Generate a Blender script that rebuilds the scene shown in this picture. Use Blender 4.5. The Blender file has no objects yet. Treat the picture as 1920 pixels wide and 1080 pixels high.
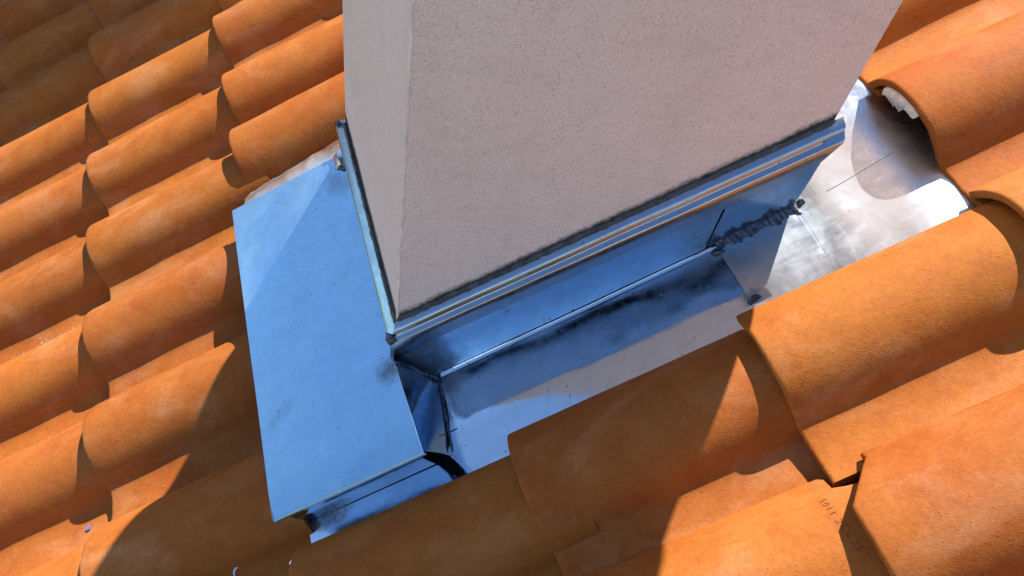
import bpy, bmesh, math, random
from mathutils import Vector, Matrix, noise
random.seed(7)

# ------------------------------------------------------------------ camera, sky, sun
SLOPE = math.radians(31.2176)
scene = bpy.context.scene
W2C = ((0.9395176875, -0.3106863635, 0.1441544253),
       (-0.1509536344, -0.7534239340, -0.6399729494),
       (0.3074402626, 0.5795052710, -0.7547543479))
cam_d = bpy.data.cameras.new('camera')
cam = bpy.data.objects.new('camera', cam_d)
scene.collection.objects.link(cam)
rx, ry, rz = [Vector(r) for r in W2C]
m = Matrix((rx, -ry, -rz)).transposed().to_4x4()
m.translation = Vector((0.3051, -1.9363, 1.3515))
cam.matrix_world = m
cam_d.sensor_fit = 'HORIZONTAL'
cam_d.sensor_width = 36.0
cam_d.lens = 36.0 * 1434.5 / 1920.0
cam_d.clip_start = 0.02
cam_d.clip_end = 6000
scene.camera = cam

SUN_AZ, SUN_EL = math.radians(49.0), math.radians(55.5)
to_sun = Vector((math.cos(SUN_AZ) * math.cos(SUN_EL), math.sin(SUN_AZ) * math.cos(SUN_EL), math.sin(SUN_EL)))
world = bpy.data.worlds.new('World')
scene.world = world
world.use_nodes = True
wn = world.node_tree.nodes
sky = wn.new('ShaderNodeTexSky')
sky.sky_type = 'NISHITA'
sky.sun_disc = False
sky.sun_elevation = SUN_EL
sky.sun_rotation = math.radians(90.0) - SUN_AZ
sky.air_density = 1.0
sky.dust_density = 0.0
sky.ozone_density = 2.5
wn['Background'].inputs['Strength'].default_value = 0.104
world.node_tree.links.new(sky.outputs['Color'], wn['Background'].inputs['Color'])

sun_d = bpy.data.lights.new('sun', 'SUN')
sun_d.energy = 5.0
sun_d.angle = math.radians(0.55)
sun_d.color = (1.0, 0.965, 0.90)
sun = bpy.data.objects.new('sun', sun_d)
scene.collection.objects.link(sun)
sun.rotation_euler = to_sun.to_track_quat('Z', 'Y').to_euler()
sun.location = to_sun * 20

scene.view_settings.view_transform = 'Standard'
scene.view_settings.look = 'None'
scene.view_settings.gamma = 1.0
scene.view_settings.exposure = 1.17

# ------------------------------------------------------------------ frames
CS, SN, TN = math.cos(SLOPE), math.sin(SLOPE), math.tan(SLOPE)
ROOF = Matrix.Rotation(-SLOPE, 4, 'Y')          # local x = up the slope, y = away, z = normal


def R(u, v, h):
    """roof coordinates: u up the slope, v along the eaves towards the viewer, h above the tile pans"""
    return Vector((u * CS - h * SN, -v, u * SN + h * CS))


CA = Vector((0.4734, -1.2827))
CX = Vector((0.9964, -0.0852))
CY = Vector((0.0194, 0.9998))
CW, CD = 0.5939, 0.5049


def K(a, b, z):
    """chimney coordinates: a, b along its two base lines, z vertical above the roof plane"""
    q = CA + CX * a + CY * b
    return Vector((q.x, q.y, q.x * TN + z))


# ------------------------------------------------------------------ material helpers
class NT:
    def __init__(self, name):
        self.m = bpy.data.materials.new(name)
        self.m.use_nodes = True
        self.t = self.m.node_tree
        self.b = self.t.nodes['Principled BSDF']

    def n(self, typ, **kw):
        nd = self.t.nodes.new('ShaderNode' + typ)
        for k, v in kw.items():
            if k.startswith('i_'):
                nd.inputs[k[2:].replace('_', ' ')].default_value = v
            else:
                setattr(nd, k, v)
        return nd

    def l(self, a, b):
        self.t.links.new(a, b)

    def coords(self, rand=True):
        tc = self.n('TexCoord')
        if not rand:
            return tc.outputs['Object']
        oi = self.n('ObjectInfo')
        mu = self.n('Math', operation='MULTIPLY')
        mu.inputs[1].default_value = 37.0
        self.l(oi.outputs['Random'], mu.inputs[0])
        va = self.n('VectorMath', operation='ADD')
        self.l(tc.outputs['Object'], va.inputs[0])
        self.l(mu.outputs[0], va.inputs[1])
        return va.outputs[0]

    def noise(self, co, scale, detail=4, rough=0.55, dist=0.0):
        nd = self.n('TexNoise')
        nd.inputs['Scale'].default_value = scale
        nd.inputs['Detail'].default_value = detail
        nd.inputs['Roughness'].default_value = rough
        nd.inputs['Distortion'].default_value = dist
        self.l(co, nd.inputs['Vector'])
        return nd.outputs['Fac']

    def ramp(self, fac, p0, p1, c0=(0, 0, 0, 1), c1=(1, 1, 1, 1)):
        r = self.n('ValToRGB')
        r.color_ramp.elements[0].position = p0
        r.color_ramp.elements[1].position = p1
        r.color_ramp.elements[0].color = c0
        r.color_ramp.elements[1].color = c1
        self.l(fac, r.inputs['Fac'])
        return r.outputs['Color']

    def mix(self, fac, a, b, typ='MIX'):
        x = self.n('MixRGB', blend_type=typ)
        for s, v in ((0, fac), (1, a), (2, b)):
            if isinstance(v, (int, float)):
                x.inputs[s].default_value = v
            elif isinstance(v, tuple):
                x.inputs[s].default_value = (*v, 1) if len(v) == 3 else v
            else:
                self.l(v, x.inputs[s])
        return x.outputs[0]

    def math(self, op, a, b=0.0):
        x = self.n('Math', operation=op)
        for s, v in ((0, a), (1, b)):
            if isinstance(v, (int, float)):
                x.inputs[s].default_value = v
            else:
                self.l(v, x.inputs[s])
        return x.outputs[0]

    def bump(self, height, dist, strength=1.0, prev=None):
        x = self.n('Bump')
        x.inputs['Strength'].default_value = strength
        x.inputs['Distance'].default_value = dist
        self.l(height, x.inputs['Height'])
        if prev is not None:
            self.l(prev, x.inputs['Normal'])
        return x.outputs['Normal']


def stretch(t, co, sc):
    mp = t.n('Mapping')
    mp.inputs['Scale'].default_value = sc
    t.l(co, mp.inputs['Vector'])
    return mp.outputs[0]


def mat_clay():
    t = NT('terracotta')
    co = t.coords()
    big = t.noise(co, 5.0, 3)
    mid = t.noise(co, 22.0, 5, 0.6)
    fine = t.noise(co, 160.0, 3)
    c = t.mix(t.ramp(big, 0.35, 0.68), (0.318, 0.081, 0.0105), (0.362, 0.110, 0.0170))
    c = t.mix(t.math('MULTIPLY', t.ramp(mid, 0.5, 0.75), 0.5), c, (0.390, 0.142, 0.034))
    c = t.mix(t.math('MULTIPLY', t.ramp(mid, 0.30, 0.46, (1, 1, 1, 1), (0, 0, 0, 1)), 0.40), c, (0.235, 0.054, 0.012))
    # pale bloom of lime in cloudy patches
    bl = t.noise(stretch(t, co, (0.7, 1.3, 1.3)), 9.0, 6, 0.62, 0.6)
    c = t.mix(t.math('MULTIPLY', t.ramp(bl, 0.50, 0.76), 0.62), c, (0.455, 0.205, 0.090))
    # rub marks running with the tile
    rb = t.noise(stretch(t, co, (3, 22, 22)), 5.0, 5, 0.7, 0.6)
    c = t.mix(t.math('MULTIPLY', t.ramp(rb, 0.62, 0.78), 0.16), c, (0.46, 0.26, 0.15))
    # dark specks
    sp = t.n('TexVoronoi')
    sp.inputs['Scale'].default_value = 60.0
    t.l(co, sp.inputs['Vector'])
    spk = t.math('LESS_THAN', sp.outputs['Distance'], 0.05)
    c = t.mix(t.math('MULTIPLY', spk, 0.55), c, (0.09, 0.05, 0.035))
    # each tile fired a little differently
    oi = t.n('ObjectInfo')
    hs = t.n('HueSaturation')
    v = t.math('ADD', t.math('MULTIPLY', oi.outputs['Random'], 0.26), 0.87)
    t.l(v, hs.inputs['Value'])
    hh = t.math('ADD', t.math('MULTIPLY', t.math('FRACT', t.math('MULTIPLY', oi.outputs['Random'], 7.3)), 0.006), 0.497)
    t.l(hh, hs.inputs['Hue'])
    t.l(c, hs.inputs['Color'])
    fv = t.mix(0.10, hs.outputs[0], t.ramp(fine, 0.3, 0.7), 'OVERLAY')
    t.l(fv, t.b.inputs['Base Color'])
    t.l(t.math('ADD', t.math('MULTIPLY', mid, 0.25), 0.62), t.b.inputs['Roughness'])
    t.b.inputs['Specular IOR Level'].default_value = 0.18
    # pimples and pits of the pressed clay
    vo = t.n('TexVoronoi')
    vo.inputs['Scale'].default_value = 230.0
    t.l(co, vo.inputs['Vector'])
    pim = t.ramp(vo.outputs['Distance'], 0.05, 0.30, (1, 1, 1, 1), (0, 0, 0, 1))
    keep = t.math('GREATER_THAN', t.noise(co, 110.0, 2), 0.50)
    pim = t.math('MULTIPLY', pim, keep)
    nb = t.bump(t.noise(co, 420.0, 2), 0.0005, 0.6)
    nb = t.bump(fine, 0.0007, 0.45, nb)
    nb = t.bump(pim, 0.0008, 0.55, nb)
    nb = t.bump(mid, 0.0014, 0.4, nb)
    nb = t.bump(big, 0.006, 0.35, nb)
    t.l(nb, t.b.inputs['Normal'])
    return t.m


def ellipse(t, co, cx, cy, rx_, ry_, ang, soft0, soft1, wob=0.25, wscale=9.0):
    """0..1 patch with an uneven rim on a sheet, in the sheet's own coordinates"""
    mp = t.n('Mapping', vector_type='TEXTURE')
    mp.inputs['Location'].default_value = (cx, cy, 0)
    mp.inputs['Rotation'].default_value = (0, 0, ang)
    mp.inputs['Scale'].default_value = (rx_, ry_, 10)
    t.l(co, mp.inputs['Vector'])
    ln = t.n('VectorMath', operation='LENGTH')
    t.l(mp.outputs[0], ln.inputs[0])
    d = t.math('ADD', ln.outputs['Value'], t.math('MULTIPLY', t.math('SUBTRACT', t.noise(co, wscale, 4), 0.5), wob))
    return t.ramp(d, soft0, soft1, (1, 1, 1, 1), (0, 0, 0, 1))


def mat_metal(name, rough=0.13, tone=(0.38, 0.61, 0.80), smudges_reflections=(), films=(), scratch=0.5, wave=1.0, haze=0.0, scuffs=()):  # blue tones put the sky's reflection into the base colour
    t = NT(name)
    co = t.coords(False)
    big = t.noise(co, 7.0, 3)
    mid = t.noise(co, 38.0, 6, 0.65, 0.8)
    fin = t.noise(co, 230.0, 3)
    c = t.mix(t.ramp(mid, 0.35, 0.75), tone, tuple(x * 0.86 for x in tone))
    r = t.math('ADD', t.math('MULTIPLY', t.ramp(mid, 0.42, 0.75), 0.10), rough)
    r = t.math('ADD', r, t.math('MULTIPLY', t.ramp(big, 0.4, 0.7), 0.07))
    # hair scratches in two directions
    s1 = t.noise(stretch(t, co, (9, 420, 30)), 1.0, 2)
    mr = t.n('Mapping')
    mr.inputs['Rotation'].default_value = (0, 0, 0.9)
    mr.inputs['Scale'].default_value = (8, 360, 30)
    t.l(co, mr.inputs['Vector'])
    s2 = t.noise(mr.outputs[0], 1.0, 2)
    patch = t.ramp(t.noise(co, 11.0, 3), 0.52, 0.66)
    sc = t.math('MULTIPLY', t.math('MAXIMUM', t.ramp(s1, 0.68, 0.72), t.ramp(s2, 0.68, 0.72)), patch)
    r = t.math('ADD', r, t.math('MULTIPLY', sc, 0.30 * scratch))
    # soot and flux smudges from soldering, plus the apron's painted dark reflection
    grime_reflection = None
    for (cx, cy, a, b, ang, k) in smudges_reflections:
        e = ellipse(t, co, cx, cy, a, b, ang, 0.25, 1.0, 1.1, 60.0)
        e = t.math('MULTIPLY', e, k)
        grime_reflection = e if grime_reflection is None else t.math('MAXIMUM', grime_reflection, e)
    sp = t.ramp(t.noise(co, 120.0, 2, 0.5, 0.4), 0.695, 0.72)
    sp = t.math('MULTIPLY', sp, t.math('MULTIPLY', t.ramp(t.noise(co, 13.0, 2), 0.45, 0.62), 0.8))
    cloud = t.math('MULTIPLY', t.ramp(t.noise(co, 17.0, 6, 0.7, 1.5), 0.60, 0.80), 0.28)
    g = t.math('MAXIMUM', sp, cloud)
    if grime_reflection is not None:
        tex = t.ramp(t.noise(co, 95.0, 5, 0.7), 0.30, 0.62)
        g = t.math('MAXIMUM', g, t.math('MULTIPLY', grime_reflection, t.math('ADD', t.math('MULTIPLY', tex, 0.6), 0.4)))
    c = t.mix(g, c, (0.05, 0.052, 0.058))
    r = t.math('ADD', r, t.math('MULTIPLY', g, 0.25))
    met = t.math('SUBTRACT', 1.0, t.math('MULTIPLY', g, 0.6))
    if haze:
        hz = t.ramp(t.noise(stretch(t, co, (1.6, 0.8, 1)), 7.0, 6, 0.65, 0.9), 0.38, 0.70)
        met = t.math('SUBTRACT', met, t.math('MULTIPLY', t.math('ADD', t.math('MULTIPLY', hz, 1.3), 0.35), haze))
        r = t.math('ADD', r, t.math('MULTIPLY', hz, 0.10))
    for (cx, cy, a, b, ang, k, col) in films:
        e = ellipse(t, co, cx, cy, a, b, ang, 0.93, 0.97, 0.14, 14.0)
        e = t.math('MULTIPLY', e, k)
        c = t.mix(e, c, col)
        r = t.math('ADD', r, t.math('MULTIPLY', e, 0.30))
        met = t.math('SUBTRACT', met, t.math('MULTIPLY', e, 0.62))
    for (cx, cy, a, b, ang, k) in scuffs:
        e = ellipse(t, co, cx, cy, a, b, ang, 0.2, 1.0, 0.7, 30.0)
        mq = t.n('Mapping')
        mq.inputs['Rotation'].default_value = (0, 0, 0.55)
        mq.inputs['Scale'].default_value = (7, 48, 10)
        t.l(co, mq.inputs['Vector'])
        e = t.math('MULTIPLY', e, t.math('ADD', t.math('MULTIPLY', t.ramp(t.noise(mq.outputs[0], 1.0, 7, 0.75, 0.5), 0.40, 0.62), 0.7), 0.3))
        r = t.math('ADD', r, t.math('MULTIPLY', e, k))
    t.l(c, t.b.inputs['Base Color'])
    t.l(r, t.b.inputs['Roughness'])
    t.l(met, t.b.inputs['Metallic'])
    nb = t.bump(t.noise(co, 6.0, 2), 0.012 * wave, 0.20)
    nb = t.bump(mid, 0.0003, 0.25, nb)
    nb = t.bump(fin, 0.0002, 0.25, nb)
    t.l(nb, t.b.inputs['Normal'])
    return t.m


def mat_plaster():
    t = NT('plaster')
    co = t.coords(False)
    big = t.noise(co, 3.0, 4)
    c = t.mix(t.ramp(big, 0.3, 0.7), (0.875, 0.680, 0.575), (0.905, 0.715, 0.610))
    arc = t.noise(stretch(t, co, (1.0, 1.0, 3.5)), 3.2, 3, 0.5, 1.6)
    band = t.ramp(t.math('ABSOLUTE', t.math('SUBTRACT', arc, 0.5)), 0.0, 0.035, (1, 1, 1, 1), (0, 0, 0, 1))
    c = t.mix(t.math('MULTIPLY', band, 0.16), c, (0.64, 0.46, 0.37))
    tw = t.noise(stretch(t, co, (1.0, 1.0, 0.35)), 16.0, 6, 0.7, 1.2)
    c = t.mix(t.math('MULTIPLY', t.ramp(tw, 0.46, 0.80), 0.13), c, (0.66, 0.48, 0.39))
    dp = t.noise(stretch(t, co, (1.0, 1.0, 0.5)), 5.0, 4, 0.6, 0.8)
    c = t.mix(t.math('MULTIPLY', t.ramp(dp, 0.54, 0.78), 0.22), c, (0.55, 0.42, 0.36))
    gr = t.noise(co, 560.0, 3, 0.65)
    c = t.mix(t.math('MULTIPLY', t.ramp(gr, 0.38, 0.48, (1, 1, 1, 1), (0, 0, 0, 1)), 0.60), c, (0.46, 0.34, 0.29))
    vo = t.n('TexVoronoi')
    vo.inputs['Scale'].default_value = 300.0
    t.l(co, vo.inputs['Vector'])
    pit = t.math('LESS_THAN', vo.outputs['Distance'], 0.15)
    pit = t.math('MULTIPLY', pit, t.math('GREATER_THAN', t.noise(co, 60.0, 3), 0.52))
    c = t.mix(t.math('MULTIPLY', pit, 0.7), c, (0.12, 0.095, 0.09))
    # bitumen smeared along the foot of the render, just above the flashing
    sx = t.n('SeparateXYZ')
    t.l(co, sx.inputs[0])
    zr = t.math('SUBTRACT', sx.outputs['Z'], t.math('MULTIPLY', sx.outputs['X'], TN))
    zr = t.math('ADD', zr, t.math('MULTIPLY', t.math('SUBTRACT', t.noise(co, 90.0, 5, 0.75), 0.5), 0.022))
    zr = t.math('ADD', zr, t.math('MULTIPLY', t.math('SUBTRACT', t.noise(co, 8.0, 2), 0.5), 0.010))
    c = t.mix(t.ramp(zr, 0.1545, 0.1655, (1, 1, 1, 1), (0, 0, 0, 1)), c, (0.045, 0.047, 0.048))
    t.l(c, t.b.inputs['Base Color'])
    t.b.inputs['Roughness'].default_value = 0.9
    t.b.inputs['Specular IOR Level'].default_value = 0.2
    nb = t.bump(gr, 0.0016, 0.8)
    nb = t.bump(pit, -0.0012, 0.7, nb)
    nb = t.bump(t.noise(co, 14.0, 4), 0.004, 0.35, nb)
    t.l(nb, t.b.inputs['Normal'])
    return t.m


def mat_simple(name, col, rough=0.7, metallic=0.0, var=0.25, scale=60.0, bump=0.001):
    t = NT(name)
    co = t.coords()
    nz = t.noise(co, scale, 4)
    c = t.mix(t.ramp(nz, 0.3, 0.7), tuple(x * (1 - var) for x in col), tuple(min(1, x * (1 + var)) for x in col))
    t.l(c, t.b.inputs['Base Color'])
    t.b.inputs['Roughness'].default_value = rough
    t.b.inputs['Metallic'].default_value = metallic
    t.l(t.bump(nz, bump, 0.8), t.b.inputs['Normal'])
    return t.m


CLAY = mat_clay()
PLASTER = mat_plaster()
TRIM = mat_simple('corner_render', (0.80, 0.620, 0.525), 0.8, var=0.18, scale=40)
SEALANT = mat_simple('sealant', (0.050, 0.055, 0.058), 0.55, var=0.5, scale=120, bump=0.002)
SOLDER = mat_simple('solder', (0.085, 0.09, 0.115), 0.36, 0.8, 0.5, 160, 0.0015)
UNDERLAY = mat_simple('underlay', (0.05, 0.035, 0.03), 0.9)
GROUND = mat_simple('ground_cover', (0.16, 0.15, 0.10), 0.95, scale=0.3, bump=0.02)
FOAM = mat_simple('foam', (0.62, 0.60, 0.55), 0.75, var=0.18, scale=90, bump=0.003)
STAMP_SHADE = mat_simple('stamp_shade', (0.19, 0.053, 0.016), 0.8)  # dark brown stands for the shade inside the pressed grooves
GRIT = mat_simple('mortar_grit', (0.42, 0.34, 0.28), 0.9, var=0.6, scale=45)
BLUE = mat_simple('blue_chip', (0.09, 0.16, 0.42), 0.4)
CONCRETE = mat_simple('concrete', (0.42, 0.40, 0.37), 0.9, scale=25)


# ------------------------------------------------------------------ object helpers
def link(o, parent=None):
    scene.collection.objects.link(o)
    if parent is not None:
        o.parent = parent
    return o


def tag(o, label=None, cat=None, group=None, kind=None):
    for k, v in (('label', label), ('category', cat), ('group', group), ('kind', kind)):
        if v:
            o[k] = v
    return o


def empty(name, loc, rot=None):
    o = bpy.data.objects.new(name, None)
    o.empty_display_size = 0.1
    link(o)
    mw = (rot.copy() if rot else Matrix.Identity(4))
    mw.translation = loc
    o.matrix_world = mw
    return o


def mesh_obj(name, verts, faces, mat, parent=None, world=True, smooth=True, angle=35, mw=None):
    """verts in world space; stored in the parent's frame"""
    me = bpy.data.meshes.new(name)
    if parent is not None and world:
        inv = chain(parent).inverted()
        verts = [inv @ Vector(v) for v in verts]
    me.from_pydata([tuple(v) for v in verts], [], faces)
    me.update()
    bm = bmesh.new()
    bm.from_mesh(me)
    bmesh.ops.recalc_face_normals(bm, faces=bm.faces)
    bm.to_mesh(me)
    bm.free()
    if smooth:
        me.polygons.foreach_set('use_smooth', [True] * len(me.polygons))
        me.set_sharp_from_angle(angle=math.radians(angle))
    me.materials.append(mat)
    o = bpy.data.objects.new(name, me)
    link(o, parent)
    return o


def chain(o):
    mt = o.matrix_basis.copy()
    while o.parent:
        o = o.parent
        mt = o.matrix_basis @ mt
    return mt


def slab(grid, thick, nrm=None):
    """closed thin sheet from a grid of points (list of rows); thickness along the grid normal"""
    nr, nc = len(grid), len(grid[0])
    top, bot = [], []
    for i in range(nr):
        for j in range(nc):
            p = Vector(grid[i][j])
            if nrm is None:
                a = Vector(grid[min(i + 1, nr - 1)][j]) - Vector(grid[max(i - 1, 0)][j])
                b = Vector(grid[i][min(j + 1, nc - 1)]) - Vector(grid[i][max(j - 1, 0)])
                n = a.cross(b)
                n = n.normalized() if n.length > 1e-12 else Vector((0, 0, 1))
            else:
                n = nrm
            top.append(p)
            bot.append(p - n * thick)
    V = top + bot
    N = nr * nc
    F = []
    for i in range(nr - 1):
        for j in range(nc - 1):
            a, b, c, d = i * nc + j, i * nc + j + 1, (i + 1) * nc + j + 1, (i + 1) * nc + j
            F.append((a, b, c, d))
            F.append((N + d, N + c, N + b, N + a))
    for j in range(nc - 1):
        F.append((j + 1, j, N + j, N + j + 1))
        q = (nr - 1) * nc
        F.append((q + j, q + j + 1, N + q + j + 1, N + q + j))
    for i in range(nr - 1):
        a, b = i * nc, (i + 1) * nc
        F.append((a, b, N + b, N + a))
        a, b = i * nc + nc - 1, (i + 1) * nc + nc - 1
        F.append((b, a, N + a, N + b))
    return V, F


def lerp(a, b, t):
    return a + (b - a) * t


def spline(pts, n):
    """Catmull-Rom through 2-D points, resampled"""
    out = []
    P = [pts[0]] + list(pts) + [pts[-1]]
    seg = len(pts) - 1
    for i in range(n + 1):
        t = i / n * seg
        k = min(int(t), seg - 1)
        f = t - k
        p0, p1, p2, p3 = P[k], P[k + 1], P[k + 2], P[k + 3]
        out.append(tuple(0.5 * ((2 * p1[d]) + (p2[d] - p0[d]) * f + (2 * p0[d] - 5 * p1[d] + 4 * p2[d] - p3[d]) * f * f
                                + (3 * p1[d] - p0[d] - 3 * p2[d] + p3[d]) * f ** 3) for d in (0, 1)))
    return out


# ------------------------------------------------------------------ ground and roof deck
gr = mesh_obj('ground', [(-3000, -3000, -6), (3000, -3000, -6), (3000, 3000, -6), (-3000, 3000, -6)], [(0, 1, 2, 3)], GROUND, smooth=False)
tag(gr, kind='structure')
roof = mesh_obj('roof', [(-3.2, -4.2, -0.105), (4.5, -4.2, -0.105), (4.5, 4.2, -0.105), (-3.2, 4.2, -0.105),
                         (-3.2, -4.2, -0.16), (4.5, -4.2, -0.16), (4.5, 4.2, -0.16), (-3.2, 4.2, -0.16)],
                [(0, 1, 2, 3), (7, 6, 5, 4), (0, 4, 5, 1), (1, 5, 6, 2), (2, 6, 7, 3), (3, 7, 4, 0)], UNDERLAY, smooth=False)
roof.matrix_world = ROOF
tag(roof, kind='structure')

# ------------------------------------------------------------------ clay tiles
PROFILE = [(-0.192, 0.004), (-0.181, 0.018), (-0.163, 0.038), (-0.137, 0.0555), (-0.106, 0.0635), (-0.078, 0.0620), (-0.054, 0.0535),
           (-0.035, 0.0400), (-0.0195, 0.0215), (-0.0085, 0.0035), (0.004, -0.0045), (0.028, -0.0070), (0.052, -0.004), (0.074, 0.003)]
TL, TH = 0.425, 0.0125


def tile_mesh(name, far=-0.192, u0=None, u1=None, seed=0, wav=0.0):
    prof = [p for p in spline(PROFILE, 52) if p[0] >= far - 1e-6]
    n = len(prof)
    nrm = []
    for i in range(n):
        a, b = prof[max(i - 1, 0)], prof[min(i + 1, n - 1)]
        d = Vector((b[0] - a[0], b[1] - a[1])).normalized()
        nrm.append((-d.y, d.x))
    st = [0.0, 0.0015, 0.005, 0.02, 0.07, 0.14, 0.22, 0.30, 0.37, TL]
    V, F = [], []
    for side in (0, 1):
        for k, t in enumerate(st):
            for i, (v, h) in enumerate(prof):
                s0 = u0(v) if u0 else 0.0
                s1 = u1(v) if u1 else TL
                u = lerp(s0, s1, t / TL)
                tp = 1 - 0.035 * (u / TL)                     # the roll narrows towards the head
                vv = v * tp if v < 0 else v
                hh = h * (tp if h > 0 else 1)
                edge = (0.0022, 0.0006, 0.0)[k] if k < 3 else 0.0   # softened front arris
                if k == len(st) - 1:
                    edge = 0.001
                nx, nh = nrm[i]
                off = -edge if side == 0 else -(TH - edge)
                w = wav * noise.noise(Vector((u * 9 + seed * 5.1, v * 13, seed * 3.7)))
                du = 0.0012 * noise.noise(Vector((v * 60, seed * 2.3, 1.7))) if k < 3 else 0
                V.append((u + du, -(vv + nx * off), hh + nh * off + w))
    ns = len(st)
    N = ns * n

    def I(s, k, i):
        return s * N + k * n + i
    for k in range(ns - 1):
        for i in range(n - 1):
            F.append((I(0, k, i), I(0, k + 1, i), I(0, k + 1, i + 1), I(0, k, i + 1)))
            F.append((I(1, k, i + 1), I(1, k + 1, i + 1), I(1, k + 1, i), I(1, k, i)))
        F.append((I(0, k, 0), I(1, k, 0), I(1, k + 1, 0), I(0, k + 1, 0)))
        F.append((I(0, k + 1, n - 1), I(1, k + 1, n - 1), I(1, k, n - 1), I(0, k, n - 1)))
    for i in range(n - 1):
        F.append((I(0, 0, i + 1), I(1, 0, i + 1), I(1, 0, i), I(0, 0, i)))
        F.append((I(0, ns - 1, i), I(1, ns - 1, i), I(1, ns - 1, i + 1), I(0, ns - 1, i + 1)))
    me = bpy.data.meshes.new(name)
    me.from_pydata(V, [], F)
    bm = bmesh.new()
    bm.from_mesh(me)
    bmesh.ops.recalc_face_normals(bm, faces=bm.faces)
    bm.to_mesh(me)
    bm.free()
    me.polygons.foreach_set('use_smooth', [True] * len(me.polygons))
    me.set_sharp_from_angle(angle=math.radians(50))
    me.materials.append(CLAY)
    return me


TILE_MESHES = [tile_mesh('roof_tile', seed=i, wav=0.0022) for i in range(4)]
TILE_EDGE = tile_mesh('roof_tile', far=-0.170, seed=9, wav=0.0015)
TILE_CUT = tile_mesh('roof_tile', seed=11, wav=0.0015, u0=lambda v: 0.0 if v > -0.128 else 0.052 * min(1, (-0.128 - v) / 0.055))
TILE_BROKEN = tile_mesh('roof_tile', seed=12, wav=0.0015, u1=lambda v: TL if v > -0.150 else (0.352 if v < -0.166 else lerp(TL, 0.352, (-0.150 - v) / 0.016)))
STEP = math.atan(0.021 / 0.36)


def place_tile(u, v, h=0.0, me=None, yaw=0.0, jit=1.0, tilt=STEP):
    o = bpy.data.objects.new('roof_tile', me or random.choice(TILE_MESHES))
    link(o, roof)
    o.location = (u + jit * random.uniform(-0.003, 0.003), -v + jit * random.uniform(-0.0015, 0.0015), h + jit * random.uniform(-0.001, 0.001))
    o.rotation_euler = (0, tilt + jit * random.uniform(-0.002, 0.002), yaw + jit * random.uniform(-0.006, 0.006))
    return o


TILE_SHORT = tile_mesh('roof_tile', seed=14, wav=0.0015, u1=lambda v: 0.372)
LEFT = {0: -0.019, 1: 0.233, 2: 0.481, 3: 0.726, 4: 0.969, 5: 1.204, 6: 1.456, 7: 1.690, 8: 1.925}
for j in range(1, 8):
    LEFT[-j] = -0.019 - 0.243 * j


def right_v(j):
    return 1.3815 + 0.2430 * (j - 6)


special = {}
for k in range(-4, 8):
    for j in range(-7, 10):
        u = 0.36 * k + (-0.006, 0.006, 0.0, -0.004)[k] if 0 <= k <= 3 else 0.36 * k
        if k <= 0:
            if j in LEFT and not (k == 0 and j == 8):
                place_tile(u, LEFT[j], me=TILE_SHORT if (k == 0 and j == 6) else None)
        elif k == 1:
            if j <= 2:
                place_tile(u + 0.004, LEFT[j])
            elif j == 3:
                special['foil'] = place_tile(0.378, 0.698, 0.012, jit=0, yaw=0.012)
            elif j == 7:
                special['F'] = place_tile(0.360, 1.648, 0.002, TILE_EDGE, jit=0)
            elif j >= 8:
                place_tile(u, right_v(j))
        elif k in (2, 3):
            if j <= 2:
                place_tile(u, LEFT[j])
            elif j == 7:
                special['C' if k == 2 else 'A'] = place_tile(0.7184 if k == 2 else 1.0746, 1.632 if k == 2 else 1.625, 0.0, TILE_EDGE, jit=0)
            elif j == 8:
                if k == 2:
                    special['E'] = place_tile(0.716, 1.868, 0.0, TILE_BROKEN, jit=0)
                else:
                    special['D'] = place_tile(1.068, 1.872, 0.002, TILE_CUT, jit=0)
            elif j == 9:
                place_tile(u, right_v(j))
        else:
            if j == 6 and k == 4:
                special['B'] = place_tile(1.430, 1.3815, 0.0, jit=0)
            elif j == 7 and k == 4:
                place_tile(1.428, 1.6245, 0.002, jit=0)
            else:
                place_tile(u, right_v(j))

# stamped digits on the head of the broken tile, groove shade as dark strokes
tile_e = special['E']
cu = bpy.data.curves.new('stamp_text', 'FONT')
cu.body = '5011 2CC25'
cu.size = 0.0132
cu.space_character = 1.15
cu.resolution_u = 3
cu.offset = -0.0002
tmp = bpy.data.objects.new('stamp_text', cu)
link(tmp)
bpy.context.view_layer.update()
tm = bpy.data.meshes.new_from_object(tmp.evaluated_get(bpy.context.evaluated_depsgraph_get()))
bpy.data.objects.remove(tmp)
PR = spline(PROFILE, 300)


def surf(u, s):
    """point at arc length s from the far edge on a tile's upper face"""
    tp = 1 - 0.035 * (u / TL)
    acc = 0.0
    for a, b in zip(PR, PR[1:]):
        d = math.hypot(b[0] - a[0], b[1] - a[1])
        if acc + d >= s:
            f = (s - acc) / d
            v, h = lerp(a[0], b[0], f), lerp(a[1], b[1], f)
            nx, nh = -(b[1] - a[1]) / d, (b[0] - a[0]) / d
            return (v * tp if v < 0 else v), (h * tp if h > 0 else h), nx, nh
        acc += d
    return PR[-1][0], PR[-1][1], 0, 1


bm = bmesh.new()
bm.from_mesh(tm)
bmesh.ops.subdivide_edges(bm, edges=[e for e in bm.edges if e.calc_length() > 0.004], cuts=2)
for vtx in bm.verts:
    x, y = vtx.co.x, vtx.co.y
    u = 0.330 + y * 0.9 + x * 0.06
    v, h, nx, nh = surf(u, 0.052 + x)
    w = 0.0015 * noise.noise(Vector((u * 9 + 12 * 5.1, v * 13, 12 * 3.7)))
    vtx.co = (u, -(v + nx * 0.0010), h + nh * 0.0010 + w)
sm = bpy.data.meshes.new('stamp_shade')
bm.to_mesh(sm)
bm.free()
sm.materials.append(STAMP_SHADE)
so = bpy.data.objects.new('stamp_shade', sm)
link(so, tile_e)
so['label'] = 'digits pressed into the head of the tile'

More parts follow.
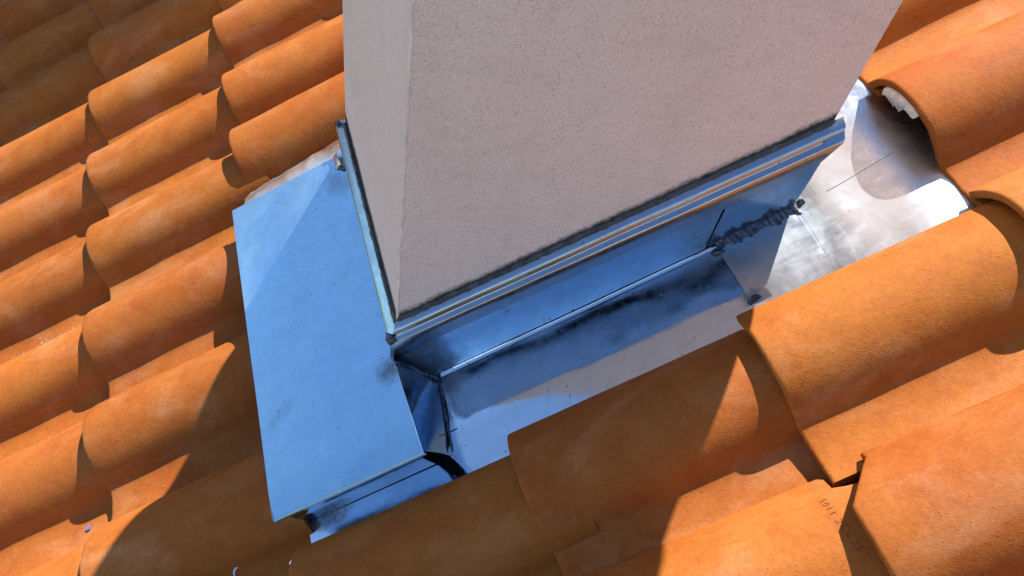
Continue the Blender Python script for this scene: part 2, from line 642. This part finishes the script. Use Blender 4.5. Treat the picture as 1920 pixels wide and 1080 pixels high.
# ------------------------------------------------------------------ chimney
chim = empty('chimney', K(CW / 2, CD / 2, 0.0))
f0, f1, f2 = K(0.012, 0.022, 0), K(CW - 0.010, 0.022, 0), K(0.014, CD - 0.012, 0)
f3 = f1 + (f2 - f0)
TOPZ = f1.z + 1.25


def shaft():
    rows = 26
    ring0 = [f0, f1, f3, f2]
    # chamfer of the visible corner
    c = 0.0032
    e1 = (f1 - f0).normalized()
    e2 = (f2 - f0).normalized()
    loop = [f0 + Vector((e1.x, e1.y, 0)) * c, f1, f3, f2, f0 + Vector((e2.x, e2.y, 0)) * c]
    V, F = [], []
    for r in range(rows + 1):
        for p in loop:
            zb = p.x * TN - 0.06
            V.append((p.x, p.y, lerp(zb, TOPZ, r / rows)))
    n = len(loop)
    for r in range(rows):
        for i in range(n):
            if i == n - 1:
                continue
            a, b = r * n + i, r * n + (i + 1) % n
            F.append((a, b, b + n, a + n))
    F.append(tuple(range(rows * n, rows * n + n)))
    return V, F, loop


sv, sf, sloop = shaft()
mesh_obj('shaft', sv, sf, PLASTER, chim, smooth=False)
# rendered corner strip standing a touch proud
pa, pb = sloop[0], sloop[-1]
out = Vector((-(pb - pa).y, (pb - pa).x, 0)).normalized()
if out.dot(Vector((-1, -1, 0))) < 0:
    out = -out
cv, cf = [], []
prof3 = [(pa, 0.0), (lerp(pa, pb, 0.15), 0.0010), (lerp(pa, pb, 0.5), 0.0020), (lerp(pa, pb, 0.85), 0.0010), (pb, 0.0)]
nr = 60
for r in range(nr + 1):
    for i, (q, o_) in enumerate(prof3):
        zb = q.x * TN + 0.05
        z = lerp(zb, TOPZ - 0.002, r / nr)
        w = 0.0012 * noise.noise(Vector((i * 0.7, z * 22, 3.1)))
        p = q + out * (o_ + 0.0002 + w * (0 < i < 4))
        cv.append((p.x, p.y, z))
for r in range(nr):
    for i in range(4):
        a = r * 5 + i
        cf.append((a, a + 1, a + 6, a + 5))
mesh_obj('corner_strip', cv, cf, TRIM, chim)
# cap slab, above the picture
ctr = (f0 + f3) / 2
cap = []
for zz, gsc in ((TOPZ + 0.002, 1.18), (TOPZ + 0.062, 1.18), (TOPZ + 0.09, 1.05)):
    for p in (f0, f1, f3, f2):
        q = ctr + (p - ctr) * gsc
        cap.append((q.x, q.y, zz))
capf = [(3, 2, 1, 0), (8, 9, 10, 11)]
for l_ in range(2):
    for i in range(4):
        a, b = l_ * 4 + i, l_ * 4 + (i + 1) % 4
        capf.append((a, b, b + 4, a + 4))
mesh_obj('cap', cap, capf, CONCRETE, chim, smooth=False)
tag(chim, 'square chimney with pinkish grey speckled render rising out of the tiled roof', 'chimney')

# wall added out of view to throw shade over the far tiles
pw = empty('added_shade_wall', R(-0.5, -1.0, 0.0))
PU0, PU1, PV0, PV1, PH = -2.6, 1.36, -0.95, -1.17, 1.385
def pbox(u0, u1, v0, v1, z0, z1):
    q = []
    for z in (z0, z1):
        for u_, v2 in ((u0, v0), (u1, v0), (u1, v1), (u0, v1)):
            p = R(u_, v2, 0)
            q.append((p.x, p.y, p.z + z))
    return q
BOXF = [(3, 2, 1, 0), (4, 5, 6, 7), (0, 1, 5, 4), (1, 2, 6, 5), (2, 3, 7, 6), (3, 0, 4, 7)]
mesh_obj('wall', pbox(PU0, PU1, PV0, PV1, -0.12, PH - 0.05), BOXF, PLASTER, pw, smooth=False)
for q in range(8):
    a_, b_ = lerp(PU0, PU1, q / 8), lerp(PU0, PU1, (q + 1) / 8)
    mesh_obj('added_wall_coping', pbox(a_ + 0.002, b_ - 0.002, PV0 + 0.03, PV1 - 0.03, PH - 0.048, PH), BOXF, CONCRETE, pw, smooth=False)
tag(pw, 'unseen wall added beyond the far tiles to shade them', 'wall')

# ------------------------------------------------------------------ flashing
FL_O = R(0.61, 1.28, 0.0)
fl = empty('chimney_flashing', FL_O, ROOF)
tag(fl, 'shiny sheet metal flashing folded and soldered round the chimney foot', 'flashing')


def loc(u, v):
    """sheet coordinates of a roof position, for stains"""
    return (u - 0.61, -(v - 1.28))


def sm_(u, v, a, b, ang=0.0, k=0.8):
    x, y = loc(u, v)
    return (x, y, a, b, ang, k)


M_APRON = mat_metal('zinc_apron_sky_tint', 0.17, smudges_reflections=[sm_(0.595, 1.300, 0.030, 0.030), sm_(0.40, 1.28, 0.045, 0.014, 0.5, 0.22),  # tinted blue by default: sky reflection held in the colour
                                               sm_(0.585, 0.875, 0.030, 0.050, 0.3, 0.40)], scratch=0.9, haze=0.10)  # last mark paints in the dark scalloped reflection beside the chimney
M_TRAY = mat_metal('zinc_tray_sky_tint', 0.06, (0.60, 0.70, 0.80), smudges_reflections=[sm_(0.650, 1.322, 0.035, 0.022), sm_(1.115, 1.420, 0.022, 0.022, 0, 0.9), sm_(1.095, 1.330, 0.022, 0.010, 0, 0.7),
                                             sm_(0.40, 1.432, 0.05, 0.018, 0, 0.95), sm_(0.645, 1.35, 0.006, 0.03, 0, 0.5)], scratch=0.4, wave=1.6)  # bluish tone carries reflected sky in the sheet colour
M_BACK = mat_metal('zinc_back_tray', 0.20, (0.50, 0.52, 0.54), haze=0.07, smudges_reflections=[sm_(1.245, 1.322, 0.02, 0.012, 0, 0.9), sm_(1.118, 1.425, 0.016, 0.02, 0, 0.9)],
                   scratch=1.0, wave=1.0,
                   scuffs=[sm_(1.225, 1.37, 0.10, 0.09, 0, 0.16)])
M_UP = mat_metal('zinc_upstand_sky_tint', 0.10, (0.36, 0.54, 0.73), wave=1.5, smudges_reflections=[sm_(0.640, 1.29, 0.05, 0.05), sm_(1.09, 1.30, 0.04, 0.05, 0, 0.5)], scratch=0.3)  # deep blue of the mirrored sky is part of this tone
M_LIP = mat_metal('zinc_lip_sky_tint', 0.22, (0.36, 0.43, 0.52), scratch=0.3, wave=0.6)  # sky reflection tinted into the lip metal
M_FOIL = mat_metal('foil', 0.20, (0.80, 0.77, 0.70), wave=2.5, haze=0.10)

TRAY_H = -0.012


def wav(u, v, amp=0.0006, sc=7.0, seed=0.0):
    return amp * noise.noise(Vector((u * sc, v * sc, seed)))


# apron over the tiles on the downhill side
def apron():
    rows, cols = 30, 16
    g = []
    for i in range(rows + 1):
        t = i / rows
        v_l, v_r = lerp(0.799, 1.4396, t), lerp(0.812, 1.4493, t)
        u_l = lerp(0.3657, 0.3594, t)
        u_r = lerp(0.6145, 0.6040, min(1, t / 0.76)) if t < 0.76 else lerp(0.6040, 0.6090, (t - 0.76) / 0.24)
        row = []
        for j in range(cols + 1):
            s = j / cols
            u, v = lerp(u_l, u_r, s), lerp(v_l, v_r, s)
            h = 0.075 + wav(u, v, 0.0012, 6.0, 2.0) - 0.004 * max(0, (t - 0.93) / 0.07) ** 2
            row.append(R(u, v, h))
        # hem turned down along the lower edge
        row.insert(0, R(u_l + 0.0006, v_l, 0.075 - 0.008))
        row.insert(1, R(u_l - 0.0006, v_l, 0.0735))
        g.append(row)
    last = [p for p in g[-1]]
    nh = R(0, 0, 1).normalized()
    g.append([p - nh * 0.0025 + R(0, 0.0016, 0) for p in last])
    g.append([p - nh * 0.0095 + R(0, 0.0006, 0) for p in last])
    return slab(g, 0.0009)


v_, f_ = apron()
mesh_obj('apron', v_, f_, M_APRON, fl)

# gusset closing the uphill end of the apron down to the tray
g = []
top = [(0.6047, 1.300), (0.6060, 1.345), (0.6080, 1.400), (0.6100, 1.4493)]
bot = [(0.632, 1.306), (0.630, 1.345), (0.624, 1.392), (0.617, 1.432)]
for s in range(13):
    t = s / 12
    k = min(2, int(t * 3))
    f = t * 3 - k
    a = (lerp(top[k][0], top[k + 1][0], f), lerp(top[k][1], top[k + 1][1], f))
    b = (lerp(bot[k][0], bot[k + 1][0], f), lerp(bot[k][1], bot[k + 1][1], f))
    row = []
    for q in range(9):
        w = q / 8
        bulge = 0.004 * math.sin(math.pi * w) * (1 - 0.3 * t)
        h = lerp(0.0752, TRAY_H + 0.0015, w)
        row.append(R(lerp(a[0], b[0], w) + bulge + 0.0006 * noise.noise(Vector((w * 4, t * 5, 4.4))), lerp(a[1], b[1], w), h))
    g.append(row)
v_, f_ = slab(g, 0.0009)
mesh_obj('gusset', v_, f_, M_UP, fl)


# tray along the side of the chimney
def fold_v(u):
    return lerp(1.2945, 1.3225, (u - 0.65) / 0.60)


def tray_grid(ua, ub, nu, dh=0.0, va=None):
    g = []
    for i in range(nu + 1):
        u = lerp(ua, ub, i / nu)
        row = []
        v0 = fold_v(u) if va is None else va
        for j in range(23):
            t = (j / 22) ** 1.7
            v = lerp(v0, 1.490, t)
            d = v - v0
            h = TRAY_H + dh + 0.0035 * max(0, 1 - d / 0.0045) ** 2 + 0.004 * math.sin(min(1, d / 0.10) * math.pi) * -1 + wav(u, v, 0.0009, 8.0, 5.0)
            row.append(R(u, v, h))
        g.append(row)
    return g


v_, f_ = slab(tray_grid(0.612, 1.118, 40), 0.0009)
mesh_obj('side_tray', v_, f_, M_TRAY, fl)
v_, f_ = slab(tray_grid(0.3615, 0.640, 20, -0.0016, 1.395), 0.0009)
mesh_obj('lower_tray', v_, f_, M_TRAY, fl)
# cheek under the apron's near edge
g = []
for i in range(21):
    u = lerp(0.366, 0.590, i / 20)
    vb = lerp(1.428, 1.4365, i / 20)
    g.append([R(u, vb - 0.0015 * abs(q - 3), lerp(TRAY_H - 0.001, 0.064, q / 6)) for q in range(7)])
v_, f_ = slab(g, 0.0009)
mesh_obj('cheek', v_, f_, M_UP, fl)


# back tray, lapping under the side tray and running up beneath the tiles
def back_h(u, v):
    h = TRAY_H + 0.0012
    if u > 1.315:
        t = (u - 1.315) / 0.065
        h += 0.0028 * (0.5 - 0.5 * math.cos(math.pi * min(1, t)))
    if u > 1.380:
        t = min(1, (u - 1.380) / 0.05)
        h -= 0.0030 * (0.5 - 0.5 * math.cos(math.pi * t))
    if u > 1.435:
        h -= (u - 1.435) * 0.22
    return h + wav(u, v, 0.0011, 9.0, 8.0)


g = []
for i in range(49):
    u = lerp(1.1115, 1.56, i / 48)
    row = []
    for j in range(41):
        t = j / 40
        v0 = fold_v(u) if u < 1.234 else lerp(fold_v(1.234), 0.80, min(1, (u - 1.234) / 0.010))
        v = lerp(v0, 1.490, t)
        row.append(R(u, v, back_h(u, v)))
    g.append(row)
v_, f_ = slab(g, 0.0009)
mesh_obj('back_tray', v_, f_, M_BACK, fl)
# locked seam running across the back tray
g = []
for i in range(25):
    u = lerp(1.290, 1.396, i / 24)
    row = []
    for q in range(4):
        v = 1.320 + 0.0005 * q - 0.06 * (u - 1.290)
        row.append(R(u, v, back_h(u, v) + (0.0003, 0.0016, 0.0016, 0.0003)[q]))
    g.append(row)
v_, f_ = slab(g, 0.0004)
mesh_obj('lap_seam', v_, f_, M_BACK, fl)


# upstands behind the lip
def upstand(a0, a1, b, ztop, name, h_bot=TRAY_H, na=24, slant=0.0):
    g = []
    for i in range(na + 1):
        a = lerp(a0, a1, i / na)
        row = []
        for q in range(7):
            w = q / 6
            zb = h_bot / CS + 0.0055
            p = K(a - slant * w * (i / na), b, lerp(ztop, zb, w))
            uu = (p.x + (h_bot) * SN) / CS
            p.y = lerp(p.y, -(fold_v(uu) - 0.0006 - 0.0015 * (b < 0.010)), w)
            row.append(p + Vector((0, -0.0012 * noise.noise(Vector((a * 7, w * 2, 6.6))) * math.sin(math.pi * w), 0)))
        g.append(row)
    v1, f1_ = slab(g, 0.0009)
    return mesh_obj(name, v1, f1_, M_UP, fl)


upstand(0.010, 0.468, 0.0105, 0.112, 'upstand')
upstand(0.4715, 0.588, 0.0090, 0.112, 'upstand', slant=0.0, na=8)
# left side upstand, short strip above the apron
g = []
for i in range(25):
    b = lerp(-0.006, CD - 0.004, i / 24)
    g.append([K(0.004, b, z) for z in (0.078, 0.092, 0.106, 0.118)])
v_, f_ = slab(g, 0.0009)
mesh_obj('upstand', v_, f_, M_LIP, fl)


# lip (counter flashing) with its sealant groove: profile swept along both sides
def lip_profile(face, inner):
    return [(inner - 0.0005, 0.1465), (inner * 0.66, 0.1440), (inner * 0.46, 0.1418), (inner * 0.38, 0.1388), (inner * 0.34, 0.1315), (inner * 0.30, 0.1292),
            (inner * 0.22, 0.1278), (0.0012, 0.1268), (-0.0006, 0.1260), (-0.0018, 0.1238), (-0.0010, 0.122 - face * 0.5), (0.0004, 0.124 - face),
            (0.0022, 0.1225 - face), (0.0030, 0.126 - face)]


g = []
na = 40
pr = lip_profile(0.036, 0.022)
for i in range(na + 1):
    t = i / na
    row = []
    for (b, z) in pr:
        fall = max(0.0, 0.124 - z)
        a = lerp(b * 0.55 - 0.0, CW - 0.70 * fall, t)
        row.append(K(a, b + 0.0006 * noise.noise(Vector((a * 14, z * 40, 1.0))), z - 0.008 * fall / 0.036 * max(0, 1 - t * 8)))
    g.append(row)
v_, f_ = slab(g, 0.0010)
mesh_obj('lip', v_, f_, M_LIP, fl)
g = []
pr = [(0.0125, 0.1345), (0.0110, 0.1318), (0.0060, 0.1296), (-0.0006, 0.1272), (-0.0022, 0.1255), (-0.0024, 0.1200), (-0.0004, 0.113), (0.0012, 0.1125), (0.002, 0.115)]
for i in range(na + 1):
    t = i / na
    g.append([K(a + 0.0005 * noise.noise(Vector((t * 9, z * 40, 2.0))), lerp(a * 1.8 - 0.0012, CD, t), z - 0.0005) for (a, z) in pr])
v_, f_ = slab(g, 0.0010)
mesh_obj('lip', v_, f_, M_APRON, fl)
# end plate of the lip
ep = [K(CW, -0.001, 0.1275), K(CW + 0.0005, 0.021, 0.1472), K(CW - 0.022, 0.021, 0.1480), K(CW - 0.024, 0.001, 0.1285)]
g = [[ep[0], ep[3]], [lerp(ep[0], ep[1], 0.5) + Vector((0, 0, 0.001)), lerp(ep[3], ep[2], 0.5) + Vector((0, 0, 0.001))], [ep[1], ep[2]]]
v_, f_ = slab(g, 0.0008)
mesh_obj('lip_end', v_, f_, M_LIP, fl)


# sealant along the wall, solder beads
def rope(pts, rad, name, mat, seed=0, jit=0.35, squash=1.0, seg=8):
    V, F = [], []
    n = len(pts)
    for i, p in enumerate(pts):
        d = (pts[min(i + 1, n - 1)] - pts[max(i - 1, 0)]).normalized()
        a = d.orthogonal().normalized() if abs(d.z) > 0.95 else d.cross(Vector((0, 0, 1))).normalized()
        b = a.cross(d).normalized()
        end = min(1.0, (min(i, n - 1 - i) + 0.25) / 1.5)
        for k in range(seg):
            an = 2 * math.pi * k / seg
            r_ = rad(i / (n - 1)) if callable(rad) else rad
            r_ *= end * (1 + jit * noise.noise(Vector((i * 0.83, k * 0.9 + seed * 7, seed))))
            V.append(p + a * math.cos(an) * r_ + b * math.sin(an) * r_ * squash)
    for i in range(n - 1):
        for k in range(seg):
            F.append((i * seg + k, i * seg + (k + 1) % seg, (i + 1) * seg + (k + 1) % seg, (i + 1) * seg + k))
    F.append(tuple(range(seg)))
    F.append(tuple((n - 1) * seg + k for k in range(seg)))
    return mesh_obj(name, V, F, mat, fl)


rope([K(lerp(0.010, CW - 0.008, i / 90), 0.0205, 0.1475) for i in range(91)], 0.0045, 'sealant_bead', SEALANT, 1, 0.5, 1.3)
rope([K(0.0115, lerp(0.020, CD - 0.010, i / 80), 0.1362) for i in range(81)], 0.0035, 'sealant_bead', SEALANT, 2, 0.5, 1.3)


# scalloped solder run in the fold
def scallops():
    V, F = [], []
    n = 15
    for s in range(n):
        c0 = lerp(1.118, 1.238, s / (n - 1))
        nu, nv = 7, 9
        base = len(V)
        ln = random.uniform(0.008, 0.016)
        wd = random.uniform(0.012, 0.022)
        for i in range(nu):
            for j in range(nv):
                a, b = i / (nu - 1), j / (nv - 1)
                u = c0 + (a - 0.5) * ln * 1.25 + 0.004 * (b - 0.3)
                v = fold_v(c0) - 0.003 + b * wd * (0.72 + 0.28 * math.sin(math.pi * a))
                h = TRAY_H + 0.0012 + random.uniform(0.0030, 0.0034) * math.sin(math.pi * (0.15 + 0.85 * a)) * math.sin(math.pi * (0.25 + 0.75 * b)) + 0.006 * (1 - b) ** 2 + 0.0010 * noise.noise(Vector((u * 160, v * 160, s)))
                V.append(R(u, v, h))
        for i in range(nu - 1):
            for j in range(nv - 1):
                q = base + i * nv + j
                F.append((q, q + 1, q + nv + 1, q + nv))
        # skirt down to the sheet
        ring = [base + j for j in range(nv)] + [base + i * nv + nv - 1 for i in range(1, nu)] + [base + (nu - 1) * nv + j for j in range(nv - 2, -1, -1)] + [base + i * nv for i in range(nu - 2, 0, -1)]
        dn = R(0, 0, 0.008)
        b2 = len(V)
        for r_ in ring:
            V.append(V[r_] - dn)
        m_ = len(ring)
        for i in range(m_):
            F.append((ring[i], ring[(i + 1) % m_], b2 + (i + 1) % m_, b2 + i))
    return V, F


v_, f_ = scallops()
mesh_obj('solder_bead', v_, f_, SOLDER, fl, angle=60)
rope([R(lerp(0.604, 0.637, i / 14), lerp(1.292, 1.306, i / 14) + 0.002 * math.sin(i), lerp(0.078, TRAY_H + 0.004, (i / 14) ** 0.8)) for i in range(15)], 0.0050, 'solder_bead', SOLDER, 5, 0.9)
rope([R(0.634 - 0.012 * (i / 16), 1.312 + 0.116 * (i / 16), TRAY_H + 0.002) for i in range(17)], 0.0018, 'solder_bead', SOLDER, 6, 1.2)
rope([K(0.000 + 0.003 * math.sin(i * 1.7), -0.004 + 0.0022 * i, 0.131 + 0.002 * math.sin(i * 2.3)) for i in range(9)], 0.0060, 'solder_bead', SOLDER, 7, 0.9)
rope([R(1.112 + 0.010 * math.sin(i * 0.9), 1.318 + 0.0018 * i, TRAY_H + 0.003) for i in range(9)], 0.0035, 'solder_bead', SOLDER, 8, 1.0)
rope([R(1.106 + 0.0030 * i, 1.425 + 0.002 * math.sin(i), TRAY_H + 0.002) for i in range(8)], 0.0045, 'solder_bead', SOLDER, 9, 0.8, 0.6)
rope([R(1.243 + 0.002 * i, 1.318 + 0.003 * math.sin(i * 1.3), TRAY_H + 0.004) for i in range(7)], 0.0045, 'solder_bead', SOLDER, 10, 1.0)
rope([K(-0.004 + 0.003 * i, CD + 0.003 * math.sin(i * 1.9), 0.130 + 0.003 * math.sin(i)) for i in range(6)], 0.0055, 'solder_bead', SOLDER, 12, 1.0)
rope([R(0.600 + 0.002 * i, 0.842 + 0.003 * i, 0.078) for i in range(6)], 0.0040, 'solder_bead', SOLDER, 13, 1.0)

# crumpled foil between the tile and the apron's top edge
g = []
for i in range(37):
    t = i / 36
    u = lerp(0.384, 0.606, t)
    row = []
    for j in range(9):
        w = j / 8
        v = lerp(0.722, 0.801, w) - 0.012 * t * (1 - w)
        h = lerp(0.026, 0.056, w ** 1.2) + 0.013 * math.sin(w * 3.1) + 0.0042 * noise.noise(Vector((u * 38, v * 24, 3.3))) + 0.0022 * noise.noise(Vector((u * 110, v * 60, 9.3)))
        row.append(R(u, v, h))
    g.append(row)
v_, f_ = slab(g, 0.0006)
mesh_obj('foil_strip', v_, f_, M_FOIL, fl, angle=28)
# white turned-up corner of the apron
g = []
for i in range(7):
    t = i / 6
    row = []
    for j in range(5):
        w = j / 4
        row.append(R(0.594 + 0.014 * w, 0.811 + 0.036 * t, 0.077 + 0.014 * w * math.sin(math.pi * (0.15 + 0.7 * t))))
    g.append(row)
v_, f_ = slab(g, 0.0008)
mesh_obj('turned_corner', v_, f_, M_FOIL, fl)

# ------------------------------------------------------------------ foam scrap under the rim of the tile above the back tray
tb = special['B']
V, F = [], []
n1, n2 = 30, 7
pk = [0.016, 0.010, 0.030, 0.014, 0.034, 0.019, 0.012, 0.017, 0.010, 0.014, 0.006]
for side in (0, 1):
    for i in range(n1):
        t = i / (n1 - 1)
        s = lerp(0.062, 0.152, t)
        v, h, nx, nh = surf(0.0, s)
        x = t * (len(pk) - 1)
        k = min(len(pk) - 2, int(x))
        dep = lerp(pk[k], pk[k + 1], x - k) * (1 + 0.3 * noise.noise(Vector((t * 31, 2.2, 5.5))))
        for j in range(n2):
            w = j / (n2 - 1)
            d_ = TH - 0.001 + dep * w
            uu = (-0.003 - 0.0045 * math.sin(math.pi * min(1, w * 1.1)) if side == 0 else 0.012) + 0.0025 * noise.noise(Vector((t * 14, w * 3, 7.1)))
            V.append((uu, -(v - nx * d_), h - nh * d_))
N2 = n1 * n2
for side in (0, 1):
    for i in range(n1 - 1):
        for j in range(n2 - 1):
            a = side * N2 + i * n2 + j
            F.append((a, a + 1, a + n2 + 1, a + n2))
for i in range(n1 - 1):
    for j in (0, n2 - 1):
        a = i * n2 + j
        F.append((a, a + n2, N2 + a + n2, N2 + a))
for j in range(n2 - 1):
    for i in (0, n1 - 1):
        a = i * n2 + j
        F.append((a, a + 1, N2 + a + 1, N2 + a))
fo = mesh_obj('foam_scrap', V, F, FOAM, tb, world=False, angle=50)
fo['label'] = 'torn whitish foam clinging under the rim of the tile'


# ------------------------------------------------------------------ small litter on the tiles
def tile_h(du, rel):
    """height of a tile's upper face at du up from its front edge, rel across from its foot"""
    pr_ = min(PR, key=lambda p: abs(p[0] - rel))
    return pr_[1] - 0.021 / 0.36 * du


def shaving(u, v, h, ln, wd, ang, curl, label, mat):
    org = R(u, v, h)
    e = empty('metal_shaving', org, ROOF)
    g = []
    for i in range(12):
        t = i / 11
        x = (t - 0.5) * ln
        y = curl * math.sin(t * 4.0) * ln
        row = []
        for j in range(3):
            w = (j - 1) * wd * (1 - 0.6 * abs(2 * t - 1))
            px, py = x * math.cos(ang) - (y + w) * math.sin(ang), x * math.sin(ang) + (y + w) * math.cos(ang)
            row.append(org + R(px, -py, 0.0015 + 0.003 * math.sin(t * 3.14) + 0.001 * j))
        g.append(row)
    v1, f1_ = slab(g, 0.0005)
    o = mesh_obj('curl', v1, f1_, mat, e)
    tag(e, label, 'shaving')


shaving(0.325, 1.470, tile_h(0.325, 0.014) + 0.0005, 0.020, 0.0022, 0.0, 0.12, 'short bright metal shaving lying in the pan beside the apron corner', M_FOIL)
shaving(0.235, 1.447, tile_h(0.235, -0.006) + 0.002, 0.024, 0.0015, 0.9, 0.22, 'thin curled metal shaving lying on the shaded tile below the apron', M_FOIL)
# blue chip
org = R(-0.070, 1.236, tile_h(0.29, 0.030) + 0.001)
V = [org + R(0.0052 * math.cos(a) * (1 + 0.15 * math.sin(3 * a)), 0.0042 * math.sin(a), 0.001 + 0.0006 * (k == 1)) for k in (0, 1) for a in [2 * math.pi * i / 14 for i in range(14)]]
bc = mesh_obj('paint_chip', [p - org for p in V], [tuple(range(14, 28)), tuple(range(13, -1, -1))] + [(i, (i + 1) % 14, 14 + (i + 1) % 14, 14 + i) for i in range(14)], BLUE, smooth=False)
bc.location = org
tag(bc, 'small round blue chip lying in a sunlit tile pan', 'chip')

V, F = [], []


def crumb(p, r_):
    base = len(V)
    for d in ((1, 0, 0), (-1, 0, 0), (0, 1, 0), (0, -1, 0), (0, 0, 1), (0, 0, -1)):
        V.append(p + Vector(d) * r_ * random.uniform(0.6, 1.2))
    for a, b, c in ((0, 2, 4), (2, 1, 4), (1, 3, 4), (3, 0, 4), (2, 0, 5), (1, 2, 5), (3, 1, 5), (0, 3, 5)):
        F.append((base + a, base + b, base + c))


for (k, j, ua, ub, rel, sd, n_, rmax) in ((-1, 3, 0.10, 0.35, 0.040, 0.008, 190, 0.0022), (0, 3, 0.12, 0.34, 0.042, 0.007, 70, 0.0014), (0, 2, 0.2, 0.34, 0.042, 0.006, 60, 0.0012),
                                          (-1, 4, 0.15, 0.34, 0.042, 0.007, 60, 0.0014), (0, 4, 0.05, 0.34, 0.03, 0.010, 14, 0.0014), (0, 5, 0.02, 0.3, 0.03, 0.012, 10, 0.0012),
                                          (0, 6, 0.05, 0.34, 0.02, 0.02, 10, 0.0012)):
    for q in range(n_):
        du = random.uniform(ua, ub)
        rr = rel + random.gauss(0, sd)
        rr = max(-0.02, min(0.050, rr))
        crumb(R(0.36 * k + du, LEFT[j] + rr, tile_h(du, rr) + 0.001), random.uniform(0.0005, rmax))
gt = mesh_obj('grit', V, F, GRIT, smooth=False)
tag(gt, 'crumbs of mortar and grit scattered along the tile pans', 'grit', kind='stuff')
